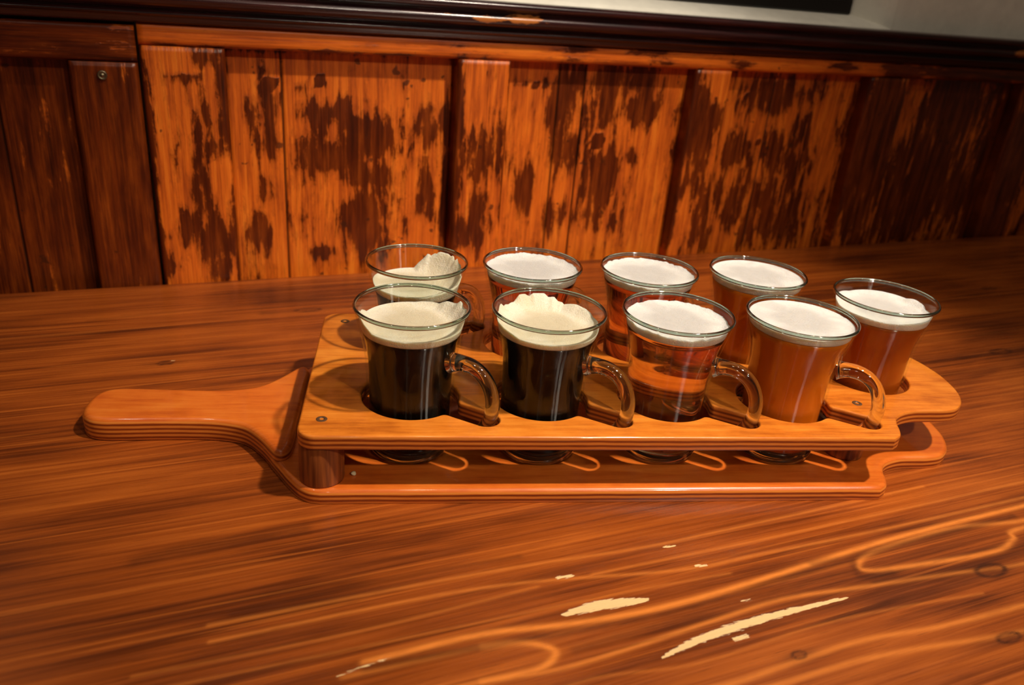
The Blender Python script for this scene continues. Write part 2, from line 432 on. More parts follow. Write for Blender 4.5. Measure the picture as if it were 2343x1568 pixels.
# ------------------------------------------------------------------ wall, panelling (wall frame: x along, y into the wall, z up)
WC = (-math.sin(PHI) * DW, math.cos(PHI) * DW, 0)
ST = [(-0.0843, 0.1826, 0.0095, 0.0063), (-0.0749, 0.1473, 0.0057, 0.0359), (-0.0915, 0.1303, 0.0097, 0.02), (-0.0849, 0.1098, 0.0099, 0.0103), (-0.0956, 0.0782, 0.0066, 0.0316), (-0.0877, 0.0262, 0.0104, 0.0281), (-0.086, 0.0008, 0.0088, 0.0136), (-0.1102, 0.0421, 0.0075, 0.0129), (-0.1265, 0.009, 0.0067, 0.0151), (-0.0337, 0.1624, 0.0084, 0.0067), (0.0084, 0.1645, 0.0062, 0.006), (-0.0065, 0.159, 0.007, 0.0051), (-0.0331, 0.1379, 0.0077, 0.0255), (0.0052, 0.1384, 0.0125, 0.0105), (-0.0028, 0.1026, 0.009, 0.0181), (0.0189, 0.0951, 0.0262, 0.0102), (0.0584, 0.1118, 0.0192, 0.0166), (0.049, 0.0816, 0.0233, 0.0114), (0.0531, 0.0321, 0.0302, 0.028), (-0.0504, 0.1307, 0.0059, 0.017), (-0.0433, 0.0681, 0.0053, 0.0111), (-0.0505, 0.0303, 0.009, 0.0153), (0.1106, 0.1289, 0.01, 0.0204), (0.109, 0.0648, 0.0083, 0.0297), (-0.0361, 0.1098, 0.0087, 0.0106), (0.01, 0.0076, 0.0116, 0.0061), (0.0304, 0.1388, 0.0037, 0.0106), (-0.1028, 0.1661, 0.0094, 0.0032), (-0.1341, 0.0338, 0.0098, 0.0055), (0.1308, 0.1075, 0.0075, 0.0856), (0.1617, 0.1027, 0.0209, 0.0239), (0.1554, 0.0378, 0.0161, 0.0255), (0.2477, 0.1515, 0.0124, 0.0419), (0.2163, 0.1684, 0.0159, 0.0035), (0.2921, 0.1741, 0.0314, 0.0141), (0.3377, 0.1779, 0.0133, 0.0144), (0.2922, 0.1138, 0.0117, 0.0101), (0.2956, 0.15, 0.0144, 0.0265), (0.2536, 0.1024, 0.0171, 0.02), (0.3403, 0.1458, 0.015, 0.0149), (0.3051, 0.0654, 0.0213, 0.0343), (0.253, 0.0345, 0.0117, 0.0161), (0.3335, 0.0969, 0.0092, 0.0079), (0.2947, 0.0331, 0.0245, 0.0165), (0.2137, 0.0568, 0.0084, 0.0257), (0.4045, 0.118, 0.0161, 0.0515), (0.4218, 0.1419, 0.0146, 0.0155), (0.4348, 0.037, 0.0189, 0.0401), (0.5198, 0.1649, 0.0457, 0.0184), (0.5269, 0.1016, 0.0326, 0.0252), (0.521, 0.0434, 0.0333, 0.0554), (0.5486, 0.1015, 0.022, 0.0556), (0.4676, 0.1018, 0.0154, 0.0165), (0.4836, 0.0355, 0.0125, 0.0294), (0.5537, 0.018, 0.0268, 0.0307), (0.6568, 0.1072, 0.03, 0.1063), (0.7699, 0.1439, 0.0344, 0.0438), (0.7748, 0.0595, 0.054, 0.063), (0.8003, 0.1534, 0.0262, 0.0439), (0.7459, 0.011, 0.0267, 0.0332), (0.9009, 0.074, 0.0291, 0.0955), (0.7665, 0.1009, 0.0394, 0.0367),
      (0.3298, 0.2032, 0.0173, 0.0028), (0.249, 0.2032, 0.0215, 0.0027), (0.4473, 0.1960, 0.0128, 0.0049), (0.5869, 0.2001, 0.0216, 0.0039), (0.6634, 0.2011, 0.0347, 0.0054), (.80, .197, .10, .008), (.02, .191, .05, .002), (-.05, .191, .05, .002)]
def wear(t, z):
    w = np.full(t.shape, .25)
    for a, b, ra, rb in ST:
        q = ((t - a) / (ra * 1.15)) ** 2 + ((z - b) / (rb * 1.1)) ** 2
        w = np.maximum(w, .17 + .66 * np.exp(-q ** 1.2 * .55))
    w = w + .25 * np.clip((t - .6) / .3, 0, 1)
    k = ((t - .4235) / .0125) ** 2 + ((z - .179) / .0135) ** 2      # the bright round knot on the third stile
    w = np.where(k < 1, -.5, w)
    for a, b, r in [(-.0337, .1624, .0062), (.0084, .1645, .0050), (.2922, .1138, .0075), (.2163, .1684, .004), (.47, .164, .003), (.50, .115, .0035)]:
        q = np.hypot((t - a) / r, (z - b) / r / .85)
        w = w + 1.2 * (q < .95) - .5 * np.exp(-((q - 1.35) / .22) ** 2) 
    return w
GRV = [-.0245, .2415, .2700, .505, .775, -.24]
def groove(t, z):
    g = np.zeros(t.shape)
    for c in GRV: g = np.maximum(g, np.clip(1.4 - np.abs(t - c) / .0009, 0, 1))
    return g
def waxes(u, v, h): return np.stack([u, h, v], -1)
def frange(a, b, s):
    n = max(2, int(round((b - a) / s)) + 1); return np.linspace(a, b, n)

def rounded(t0, t1, z0, z1, r, depth, rz=None):
    def f(T, Z):
        e = np.minimum(T - t0, t1 - T)
        if rz: e = np.minimum(e, Z - rz)
        q = np.clip(1 - e / r, 0, 1)
        return depth + r * .9 * (1 - np.sqrt(np.clip(1 - q * q, 0, 1)))
    return f
def ts_for(t0, t1, r, step=.004):
    return np.unique(np.concatenate([t0 + r * np.array([0, .1, .25, .45, .7, 1]), frange(t0 + r, t1 - r, step), t1 - r * np.array([1, .7, .45, .25, .1, 0])]))

pan = empty('trim_2', WC, PHI); tag(pan, 'worn orange-brown pine wall panelling behind the table, patchy with old dark varnish', 'wall panelling', kind='structure')
panl = empty('trim_3', WC, PHI); tag(panl, 'darker brown section of pine wall panelling at the left end', 'wall panelling', kind='structure')
ZB = -.755
AT = dict(wear=wear, groove=lambda t, z: 0 * t)
zs_s = np.concatenate([[ZB, -.3, -.1], frange(-.03, .1898, .0045)])
def stile(t0, t1, parent, mat, at=AT, ztop=.1898):
    zs = zs_s[zs_s < ztop - .002]; zs = np.append(zs, ztop)
    at = dict(at); w0 = at['wear']
    at['wear'] = lambda t, z: w0(t, z) + .5 * np.exp(-(np.minimum(np.abs(t - t0), np.abs(t - t1)) / .003) ** 2)
    return height_block('stile', ts_for(t0, t1, .0045), zs, rounded(t0, t1, 0, 0, .0045, 0.0), .03, waxes, mat, parent, at)
def rail(t0, t1, z0, z1, parent, mat, at=AT):
    zz = np.unique(np.concatenate([z0 + np.array([0, .0005, .001, .002, .0035, .005]), frange(z0 + .005, z1 - .003, .0035), z1 - .003 * np.array([1, .7, .4, .15, 0])]))
    def f(T, Z):
        q = np.clip(1 - (Z - z0) / .005, 0, 1); p = np.clip(1 - (z1 - Z) / .003, 0, 1)
        return -.0008 + .0045 * (1 - np.sqrt(1 - q * q)) + .003 * (1 - np.sqrt(1 - p * p))
    return height_block('rail', frange(t0, t1, .005), zz, f, .03, waxes, mat, parent, at)
def panel(t0, t1, parent, mat, at=None):
    ts = frange(t0, t1, .0035)
    for c in GRV:
        if t0 < c < t1: ts = np.concatenate([ts, c + np.array([-.0016, -.0009, 0, .0009, .0016])])
    ts = np.unique(ts)
    def f(T, Z):
        return .0160 + .0018 * groove(T, Z)
    zs = np.append(zs_s[zs_s < .19], .196)
    return height_block('panel', ts, zs, f, .032, waxes, mat, parent, at or dict(wear=wear, groove=groove))
rail(-.1345, 1.5, .1898, .2068, pan, M['rail'])
for a, b in [(-.1345, -.070), (.131, .1835), (.389, .4345), (.627, .687), (.881, .95), (1.15, 1.21)]: stile(a, b, pan, M['panel'])
for a, b in [(-.0705, .1315), (.183, .3895), (.434, .6275), (.6865, .8815), (.9495, 1.1505), (1.2095, 1.5)]: panel(a, b, pan, M['panel'])
ATD = dict(wear=lambda t, z: .25 + 0 * t, groove=lambda t, z: 0 * t)
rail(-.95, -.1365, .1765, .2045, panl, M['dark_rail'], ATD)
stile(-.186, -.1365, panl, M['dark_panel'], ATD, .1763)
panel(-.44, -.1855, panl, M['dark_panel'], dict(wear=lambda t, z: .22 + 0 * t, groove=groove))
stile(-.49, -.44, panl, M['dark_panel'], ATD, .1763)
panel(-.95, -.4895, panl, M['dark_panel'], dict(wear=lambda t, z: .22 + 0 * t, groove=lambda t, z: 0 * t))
scr = lathe('screw', [(0, -.0016), (.0012, -.0016), (.0014, -.0006), (.0022, -.0006), (.0030, -.0016), (.0036, -.0009), (.0038, .001)], M['metal'], panl, 24)
scr.rotation_euler = (math.radians(-90), 0, 0); scr.location = (-.1628, -.0004, .1663)
tag(scr, 'brass cup washer screw')

# chair rail moulding
prof = [(.02, .2072), (-.004, .2072), (-.0055, .2095), (-.006, .2125), (-.009, .2132), (-.0105, .2145), (-.009, .2158), (-.006, .2166), (-.0065, .218), (-.011, .219),
        (-.0150, .2212), (-.0172, .224), (-.0175, .226), (-.0165, .2283), (-.0138, .2302), (-.0128, .2312), (-.0130, .2322), (-.0175, .2335), (-.0205, .2355), (-.0208, .238), (-.019, .2397), (-.014, .2405), (.02, .2408)]
ts = frange(-.95, 1.5, .006); V = []; F = []
for t_ in ts:
    for y_, z_ in prof: V.append((t_, y_, z_))
m_ = len(prof)
for i in range(len(ts) - 1):
    for k in range(m_ - 1): F.append((i * m_ + k, (i + 1) * m_ + k, (i + 1) * m_ + k + 1, i * m_ + k + 1))
me = pymesh('trim_1', V, F)
a_ = me.attributes.new('wear', 'FLOAT', 'POINT')
def wr(t, z):
    w = 0.0
    for c, zc, rt, rz in [(.185, .2275, .030, .006), (.15, .2255, .02, .004), (.835, .226, .025, .006), (.105, .2275, .03, .0012)]:
        w = max(w, .85 * math.exp(-(((t - c) / rt) ** 2 + ((z - zc) / rz) ** 2)))
    return w
a_.data.foreach_set('value', [wr(v[0], v[2]) for v in V])
bm = bmesh.new(); bm.from_mesh(me); bmesh.ops.recalc_face_normals(bm, faces=bm.faces); bm.to_mesh(me); bm.free()
cr = mesh_obj('trim_1', me, M['moulding']); cr.location = WC; cr.rotation_euler = (0, 0, PHI)
tag(cr, 'dark maroon moulded chair rail running along the top of the panelling', 'moulding', kind='structure')

# plastered wall with a splayed window opening
def quad_mesh(name, quads, mat, loc, rz, subname=None):
    V = []; F = []
    for q in quads:
        s = len(V); V += q; F.append(tuple(range(s, s + 4)))
    me = pymesh(name, V, F); bm = bmesh.new(); bm.from_mesh(me); bmesh.ops.remove_doubles(bm, verts=bm.verts, dist=1e-5)
    bmesh.ops.recalc_face_normals(bm, faces=bm.faces)
    bm.to_mesh(me); bm.free(); o = mesh_obj(name, me, mat, None, False); o.location = loc; o.rotation_euler = (0, 0, rz); return o
t0, t1, z0, z1 = -.31, .640, .2410, 1.05      # opening in the wall face
s0, s1, q0, q1, dp = -.28, .602, .2535, 1.02, .032   # opening at the window
L, R_, B_, T_ = -.95, 1.5, .2395, 1.7
P = lambda t, z, y=.004: (t, y, z)
Qs = [[P(L, B_), P(t0, B_), P(t0, T_), P(L, T_)], [P(t1, B_), P(R_, B_), P(R_, T_), P(t1, T_)], [P(t0, B_), P(t1, B_), P(t1, z0), P(t0, z0)], [P(t0, z1), P(t1, z1), P(t1, T_), P(t0, T_)]]
# splay in three rounded steps
def ring(k):
    f = [0, .25, .6, 1][k]; g = [0, .12, .5, 1][k]
    return [(t0 + (s0 - t0) * f, .004 + dp * g, z0 + (q0 - z0) * f), (t1 + (s1 - t1) * f, .004 + dp * g, z0 + (q0 - z0) * f),
            (t1 + (s1 - t1) * f, .004 + dp * g, z1 + (q1 - z1) * f), (t0 + (s0 - t0) * f, .004 + dp * g, z1 + (q1 - z1) * f)]
for k in range(3):
    a, b = ring(k), ring(k + 1)
    for i in range(4): Qs.append([a[i], a[(i + 1) % 4], b[(i + 1) % 4], b[i]])
# returns and back so the wall has thickness
D = .15
Qs += [[(L, .004, B_), (L, D, B_), (L, D, T_), (L, .004, T_)], [(R_, .004, B_), (R_, D, B_), (R_, D, T_), (R_, .004, T_)], [(L, .004, T_), (R_, .004, T_), (R_, D, T_), (L, D, T_)]]
wb = quad_mesh('wall_back', Qs, M['plaster'], WC, PHI)
tag(wb, 'off-white plastered wall above the chair rail', 'wall', kind='structure')
lw = box('wall_lower', (L, .030, ZB), (R_, D, .2395), M['plaster']); lw.location = WC; lw.rotation_euler = (0, 0, PHI)
lw.name = 'wall_back_base'; tag(lw, 'wall behind the panelling', 'wall', kind='structure')
win = empty('window_1', WC, PHI); tag(win, 'dark framed window set into the white wall above the panelling', 'window', kind='structure')
y0 = .004 + dp - .006
def wbar(a, b, c, d, nm='window_frame', y=y0): return box(nm, (a, y, c), (b, y + .022, d), M['frame'], win, .0015)
wbar(s0, s1, q0 - .001, q0 + .014); wbar(s0, s1, q1 - .016, q1 + .001); wbar(s0, s0 + .016, q0 + .014, q1 - .016); wbar(s1 - .016, s1 + .001, q0 + .014, q1 - .016)
for c in (.16, .46): wbar(c - .006, c + .006, q0 + .014, q1 - .016, 'glazing_bar', y0 + .003)
t = NT('dark_window_glass'); t.bsdf((.01, .011, .012), .03); gm = t.m
box('window_pane', (s0 + .01, y0 + .012, q0 + .01), (s1 - .01, y0 + .016, q1 - .01), gm, win)

fl = box('floor', (-2.2, -2.2, -.80), (2.6, 1.2, -.76), M['floor']); tag(fl, 'dark floor under the table', 'floor', kind='structure')

# ------------------------------------------------------------------ table (u along the wall, v towards the wall)
def seg_field(polys, u, v):
    best = np.zeros(u.shape)
    for pts, w, s in polys:
        P_ = np.array(catline(pts)) / 1000
        lo = P_.min(0) - .02; hi = P_.max(0) + .02
        m = (u > lo[0]) & (u < hi[0]) & (v > lo[1]) & (v < hi[1])
        if not m.any(): continue
        uu, vv = u[m], v[m]; d = np.full(uu.shape, 9.0)
        L_ = np.linspace(0, 1, len(P_) - 1)
        for i in range(len(P_) - 1):
            a, b = P_[i], P_[i + 1]; ab = b - a
            tt = np.clip(((uu - a[0]) * ab[0] + (vv - a[1]) * ab[1]) / (ab @ ab + 1e-12), 0, 1)
            ww = w / 1000
            if isinstance(s, tuple): ww = ww * (.35 + 1.0 * math.sin(math.pi * (i + .5) / (len(P_) - 1)))
            d = np.minimum(d, np.hypot(uu - a[0] - tt * ab[0], vv - a[1] - tt * ab[1]) / ww)
        st = s[0] if isinstance(s, tuple) else s
        best[m] = np.maximum(best[m], st * np.exp(-(d ** 2) * .7))
    return best
def catline(pts, sub=6):
    P_ = [np.array(p, float) for p in pts]; out = []
    for i in range(len(P_) - 1):
        p0, p1, p2, p3 = P_[max(i - 1, 0)], P_[i], P_[i + 1], P_[min(i + 2, len(P_) - 1)]
        for s in range(sub):
            t = s / sub; out.append(0.5 * ((2 * p1) + (-p0 + p2) * t + (2 * p0 - 5 * p1 + 4 * p2 - p3) * t * t + (-p0 + 3 * p1 - 3 * p2 + p3) * t ** 3))
    out.append(P_[-1]); return out
VE = [([(-60, -149), (-7, -149), (40, -156), (90, -159), (157, -156), (239, -151), (347, -150), (480, -150)], 1.5, .9),
      ([(-9, -156), (5, -158), (15, -162), (21, -169), (10, -175), (-16, -174)], 1.5, .9), ([(-70, -154), (-9, -156)], 1.2, .5),
      ([(480, -162), (400, -163), (333, -161), (285, -154), (238, -155), (212, -158), (201, -164), (204, -168), (220, -171), (285, -177), (309, -172), (321, -166), (400, -168), (480, -170)], 1.4, .75),
      ([(-60, -172), (-15, -174), (26, -178), (100, -174), (144, -172), (190, -177), (243, -183), (300, -190), (400, -192)], 1.1, .6),
      ([(-120, -108), (7, -111), (96, -117), (157, -117), (300, -116)], .9, .4), ([(-120, -118), (4, -121), (104, -138), (152, -140), (250, -143), (420, -144)], .9, .45),
      ([(20, -205), (84, -208), (157, -206), (208, -211), (259, -213), (360, -215)], 1.3, .6), ([(40, -214), (106, -215), (162, -216), (244, -226), (330, -232)], 1.3, .55),
      ([(-30, -190), (30, -187), (80, -194), (160, -192), (250, -200)], .7, .3), ([(-150, -128), (-60, -131), (30, -128)], .8, .3), ([(-160, -137), (-40, -141), (60, -144), (130, -148)], .7, .3),
      ([(-110, -190), (-60, -187), (-30, -190), (-22, -197), (-40, -203), (-110, -204)], 1.3, .5), ([(60, -128), (160, -130), (300, -131), (430, -130)], .8, .35)]
DK = [([(-60, -152), (40, -160), (90, -163), (157, -160), (239, -156), (330, -156)], 2.0, .6), ([(30, -170), (90, -168), (170, -166), (195, -166)], 2.5, .4),
      ([(200, -176), (250, -182), (330, -184)], 2.0, .45), ([(178, -155), (200, -159), (196, -170), (215, -174)], 2.6, .5), ([(-110, -104), (-40, -102), (30, -105)], 1.5, .35),
      ([(-60, 240), (-23, 240), (20, 241)], 3.0, .5), ([(500, 27), (552, 28), (600, 29)], 3.0, .5), ([(400, 60), (480, 64), (600, 62)], 3.0, .25),
      ([(-190, 250), (-60, 262), (120, 262)], 1.5, .3), ([(-150, -55), (-120, -52), (-85, -53), (-70, -52)], 3.5, .5)]
KN = [(271, -188, 11, 5), (127, -204, 4, 2.5), (552, 28, 13, 5), (-23, 240, 12, 4), (-135, 162, 6, 3), (235, -227, 8, 3), (700, 160, 9, 4), (430, 190, 8, 3)]
def f_dark(u, v):
    d = seg_field(DK, u, v)
    for a, b, ra, rb in KN:
        q = np.hypot((u * 1000 - a) / ra, (v * 1000 - b) / rb)
        d = np.maximum(d, .95 * np.exp(-((q - .85) / .3) ** 2)); d = np.maximum(d, .55 * (q < .8)); d = np.maximum(d, .5 * np.exp(-(np.hypot((u * 1000 - a) / ra / 2.6, (v * 1000 - b) / rb) ** 2)))
    return d
def f_scr(u, v):
    s = seg_field([([(66, -186), (85, -182.5), (109, -180.5), (140, -180), (177, -181)], 1.6, (1.2,)), ([(34, -149), (50, -148.5), (63, -150), (78, -152)], 2.2, (1.2,)),
                   ([(42, -125), (50, -126)], 1.2, .9), ([(107, -120), (114, -121)], 1.0, .8), ([(115, -138), (121, -139)], 1.1, .8), ([(104, -187), (111, -187)], 1.3, .9), ([(123, -167), (128, -167)], 1.0, .7),
                   ([(-72, -153), (-60, -151), (-48, -150)], .9, .62)], u, v)
    for a, b in [(-232, 304), (-130, 165), (560, 180), (497, 165)]:
        s = np.maximum(s, .75 * np.exp(-(((u * 1000 - a) / 2.4) ** 2 + ((v * 1000 - b) / 1.4) ** 2)))
    return s
us = np.unique(np.concatenate([frange(-.75, -.21, .009), frange(-.21, .40, .0013), frange(.40, .75, .004), frange(.75, 1.35, .01)]))
vs = np.unique(np.concatenate([frange(-.55, -.28, .01), frange(-.28, -.095, .0010), frange(-.095, DW - .012, .0024), DW - np.array([.009, .007, .005, .0035, .0025, .002])]))
def tedge(U, V):
    q = np.clip(1 - (DW - .002 - V) / .006, 0, 1); p = np.clip(1 - (V + .55) / .01, 0, 1)
    return -.006 * (1 - np.sqrt(np.clip(1 - q * q, 0, 1))) - .008 * (1 - np.sqrt(np.clip(1 - p * p, 0, 1)))
tb = empty('table', (0, 0, ZTAB), PHI)
tag(tb, 'large brown stained pine table with flowing grain and pale scratches against the wall', 'table')
height_block('tabletop', us, vs, tedge, -.04, lambda u, v, h: np.stack([u, v, h], -1), M['table'], tb,
             dict(vein=lambda u, v: seg_field(VE, u, v), dark=f_dark, scratch=f_scr))
for a in (-.66, 1.24):
    for b in (-.47, .22):
        box('leg', (a - .04, b - .04, -.751), (a + .04, b + .04, -.04), M['table'], tb, .004)
for b in (-.48, .24): box('apron', (-.62, b - .011, -.13), (1.20, b + .011, -.04), M['table'], tb, .002)

# ------------------------------------------------------------------ flight board
CY = .0365
NOSE = [(.281, -.0460), (.2870, -.0415), (.2905, -.0345), (.2925, -.0285), (.2965, -.0215), (.3035, -.0165), (.3135, -.0132), (.3240, -.0125), (.3340, -.0120), (.3435, -.0100), (.3515, -.0040), (.3575, .0045), (.3615, .0145), (.3635, .0250)]
NOSE_B = [(x, 2 * CY - y) for x, y in NOSE][::-1]
def corner(cx, cy, r, a0, a1, n=7): return [(cx + r * math.cos(math.radians(a0 + (a1 - a0) * i / n)), cy + r * math.sin(math.radians(a0 + (a1 - a0) * i / n))) for i in range(n + 1)]
Y0, Y1 = -.0468, 2 * CY + .0468
XL = -.0602
def closed_nose(): return catmull_open(NOSE + [(.3645, .0365)] + NOSE_B)
def catmull_open(pts, sub=5):
    return [tuple(p) for p in catline(pts, sub)]
outer = corner(XL + .010, Y1 - .010, .010, 90, 180) + corner(XL + .010, Y0 + .010, .010, 180, 270) + closed_nose()
MUGS = {'F0': (-.0003, .0004), 'F1': (.0773, -.0004), 'F2': (.1541, .0004), 'F3': (.2309, .0001), 'B0': (.0029, .0757), 'B1': (.0786, .0775), 'B2': (.1575, .0755), 'B3': (.2351, .0775), 'N': (.3067, .0375)}
HOLE = {'F0': (0, 0), 'F1': (.0772, 0), 'F2': (.1544, 0), 'F3': (.2315, 0), 'B0': (.0022, .0757), 'B1': (.0785, .0768), 'B2': (.1570, .0755), 'B3': (.2345, .0768), 'N': (.3070, .0370)}
ANG = {k: (-33 if k[0] == 'F' else 33 if k[0] == 'B' else 108) for k in MUGS}
def keyhole(cx, cy, ang, r=.0284, w=.0078, d=.0502, fl=.004):
    """round hole with a rounded slot; fillets where they meet"""
    # fillet circles: tangent to slot side (y = w) and hole circle externally
    yc = w + fl; xc = math.sqrt((r + fl) ** 2 - yc ** 2); th = math.atan2(yc, xc)
    pts = []
    a0 = th; n = 60
    for i in range(n + 1):
        a = a0 + (2 * math.pi - 2 * a0) * i / n; pts.append((r * math.cos(a), r * math.sin(a)))
    # lower fillet, centre (xc,-yc): from direction towards hole centre to +y
    s = math.atan2(yc, -xc); e = math.pi / 2
    for i in range(1, 8):
        a = s + (e - s) * i / 7; pts.append((xc + fl * math.cos(a), -yc + fl * math.sin(a)))
    for i in range(13):
        a = -math.pi / 2 + math.pi * i / 12; pts.append((d + w * math.cos(a), w * math.sin(a)))
    s = -math.pi / 2; e = math.atan2(-yc, -xc)
    for i in range(0, 7):
        a = s + (e - s) * i / 7; pts.append((xc + fl * math.cos(a), yc + fl * math.sin(a)))
    c, s_ = math.cos(math.radians(ang)), math.sin(math.radians(ang))
    return [(cx + x * c - y * s_, cy + x * s_ + y * c) for x, y in pts]
root = empty('serving_board', (0, 0, ZTAB))
tag(root, 'two-tier orange plywood beer tasting board with paddle handle on the table', 'serving board')
dz = -ZTAB
plate('upper_shelf', [outer] + [keyhole(*HOLE[k], ANG[k]) for k in HOLE], ZTOP - TH + dz, ZTOP + dz, .0014, M['board'], root)
# base: same plan, the left end narrows towards the handle
SH = [(-.0480, -.0468), (-.0540, -.0453), (-.0600, -.0405), (-.0665, -.0315), (-.0700, -.0258), (-.0735, -.0200), (-.0775, -.0136), (-.0796, -.0088), (-.0796, -.0030)]
SHB = [(x, 2 * CY - y) for x, y in SH][::-1]
base = catmull_open(SHB[::-1]) + catmull_open(SH[::-1]) + closed_nose()
slab('base_board', base, 0, dz, .0034, .0004, M['base'], root, 7, .0013)
HL = [(-.1945, .0365), (-.1942, .0300), (-.1920, .0235), (-.1870, .0188), (-.1800, .0170), (-.1700, .0168), (-.1500, .0176), (-.1350, .0180), (-.1180, .0176), (-.1040, .0148), (-.0950, .0098), (-.0862, -.0005), (-.0790, -.0115), (-.0765, -.0152), (-.0745, -.0172), (-.0724, -.0178), (-.0705, -.0166), (-.0691, -.0138), (-.0684, -.0102), (-.0682, -.0060)]
HU = [(x, 2 * CY - y) for x, y in HL][::-1]
hl = slab('handle', catmull_open(HU)[:-1] + catmull_open(HL), 0, .0062 + dz, .0042, .0012, M['base'], root, 7, .0010)
for i, (x, y) in enumerate([(-.0482, -.0335), (-.0462, .1065), (.2770, -.0060), (.2640, .0450)]):
    p = lathe('post', [(0, 0), (.0121, 0), (.0123, .001), (.0123, ZTOP - TH - .0006), (.0121, ZTOP - TH), (0, ZTOP - TH)], M['post'], root, 48)
    p.location = (x, y, dz)
for i, (x, y) in enumerate([(-.0482, -.0290), (-.0452, .1055), (.2794, -.0042), (.2640, .0450)]):
    s = lathe('screw', [(0, -.0003), (.0011, -.0003), (.0013, .00015), (.0026, .0002), (.0031, .0000)], M['hole'], root, 20)
    s.location = (x, y, ZTOP + dz + .0001)

# ------------------------------------------------------------------ mugs
PZ = [0, .002, .006, .012, .030, .050, .058, .065, .072, .080, .0885, .0914]
PR = [.0226, .0240, .0248, .0252, .0253, .0256, .0261, .0269, .0285, .0306, .0323, .0329]
def pr(z): return float(np.interp(z, PZ, PR))
Zs = [.006 + i * (.0905 - .006) / 40 for i in range(41)]
from functools import lru_cache
def smooth_r(z):
    return sum(pr(z + d) * w for d, w in ((-.004, .15), (-.002, .2), (0, .3), (.002, .2), (.004, .15))) if .01 < z < .086 else pr(z)
WALL = .0016
def base_mug():
    e = empty('beer_mug')
    outer = [(smooth_r(z), z) for z in Zs]; inner = [(smooth_r(z) - WALL, z) for z in Zs][::-1]
    lathe('mug_body', outer + inner, M['thin'], e, 96, closed=True)
    ft = [(0, .0012), (.012, .0010), (.0195, .0006), (.0215, 0), (.0232, .0007), (.0243, .0025), (.0247, .0058), (.0247 - WALL, .0076), (.018, .0070), (0, .0066)]
    lathe('mug_foot', ft, M['glass'], e, 96)
    tor = [(.0321 + .00092 * math.cos(a) , .0903 + .0013 * math.sin(a)) for a in [2 * math.pi * i / 16 for i in range(16)]]
    lathe('rim', tor, M['rim'], e, 128, closed=True)
    hp = [(.0262, .0625), (.0290, .0632), (.0335, .0640), (.0395, .0636), (.0455, .0610), (.0502, .0560), (.0532, .0490), (.0540, .0415), (.0528, .0340), (.0490, .0265), (.0430, .0205), (.0350, .0165), (.0285, .0150), (.0258, .0150)]
    hr = [.0062, .0052, .0044, .0042, .0041, .0040, .0040, .0040, .0040, .0040, .0041, .0043, .0050, .0060]
    tube('handle', [(r, 0, z) for r, z in hp], hr, M['glass'], e, 24, 1.1, sub=5)
    return e
proto = base_mug()
GLASS_PARTS = list(proto.children)
def copy_tree(o):
    c = o.copy(); COL.objects.link(c)
    for ch in GLASS_PARTS:
        k = ch.copy(); COL.objects.link(k); k.parent = c
    return c
# key: foam bottom, foam top, collars [(deg, width, height)], foam material, beer material, label, foam label, beer label
SPEC = {
 'F0': (.0762, .0800, [(18, 40, .0085), (188, 34, .0060), (60, 30, .002)], 'cream', 'stout', 'glass mug of black stout in the front row, nearest the paddle handle'),
 'F1': (.0776, .0805, [(100, 42, .0082), (150, 30, .0050), (40, 30, .0045), (190, 40, .0035), (10, 25, .0025)], 'cream', 'stout', 'glass mug of black stout in the front row with frothy foam up its back'),
 'F2': (.0815, .0852, [], 'white', 'amber', 'glass mug of clear amber beer in the middle of the front row'),
 'F3': (.0838, .0880, [], 'white', 'wheat', 'glass mug of cloudy orange beer in the front row, nearest the board tip'),
 'B0': (.0712, .0752, [(50, 42, .0125), (15, 45, .0080), (330, 50, .0035), (170, 30, .002)], 'cream', 'stout', 'glass mug of black stout in the back row, half full of cream foam'),
 'B1': (.0828, .0866, [], 'white', 'copper', 'glass mug of reddish beer with white foam in the back row beside the back stout'),
 'B2': (.0832, .0868, [], 'white', 'copper', 'glass mug of reddish beer with white foam behind the clear amber beer'),
 'B3': (.0836, .0880, [], 'white', 'wheat', 'glass mug of cloudy orange beer in the back row, nearest the board tip'),
 'N': (.0784, .0822, [(60, 60, .0022), (15, 20, .0032), (140, 40, .0025), (300, 60, .002)], 'white', 'red', 'glass mug of brown beer standing alone at the right tip of the board'),
}
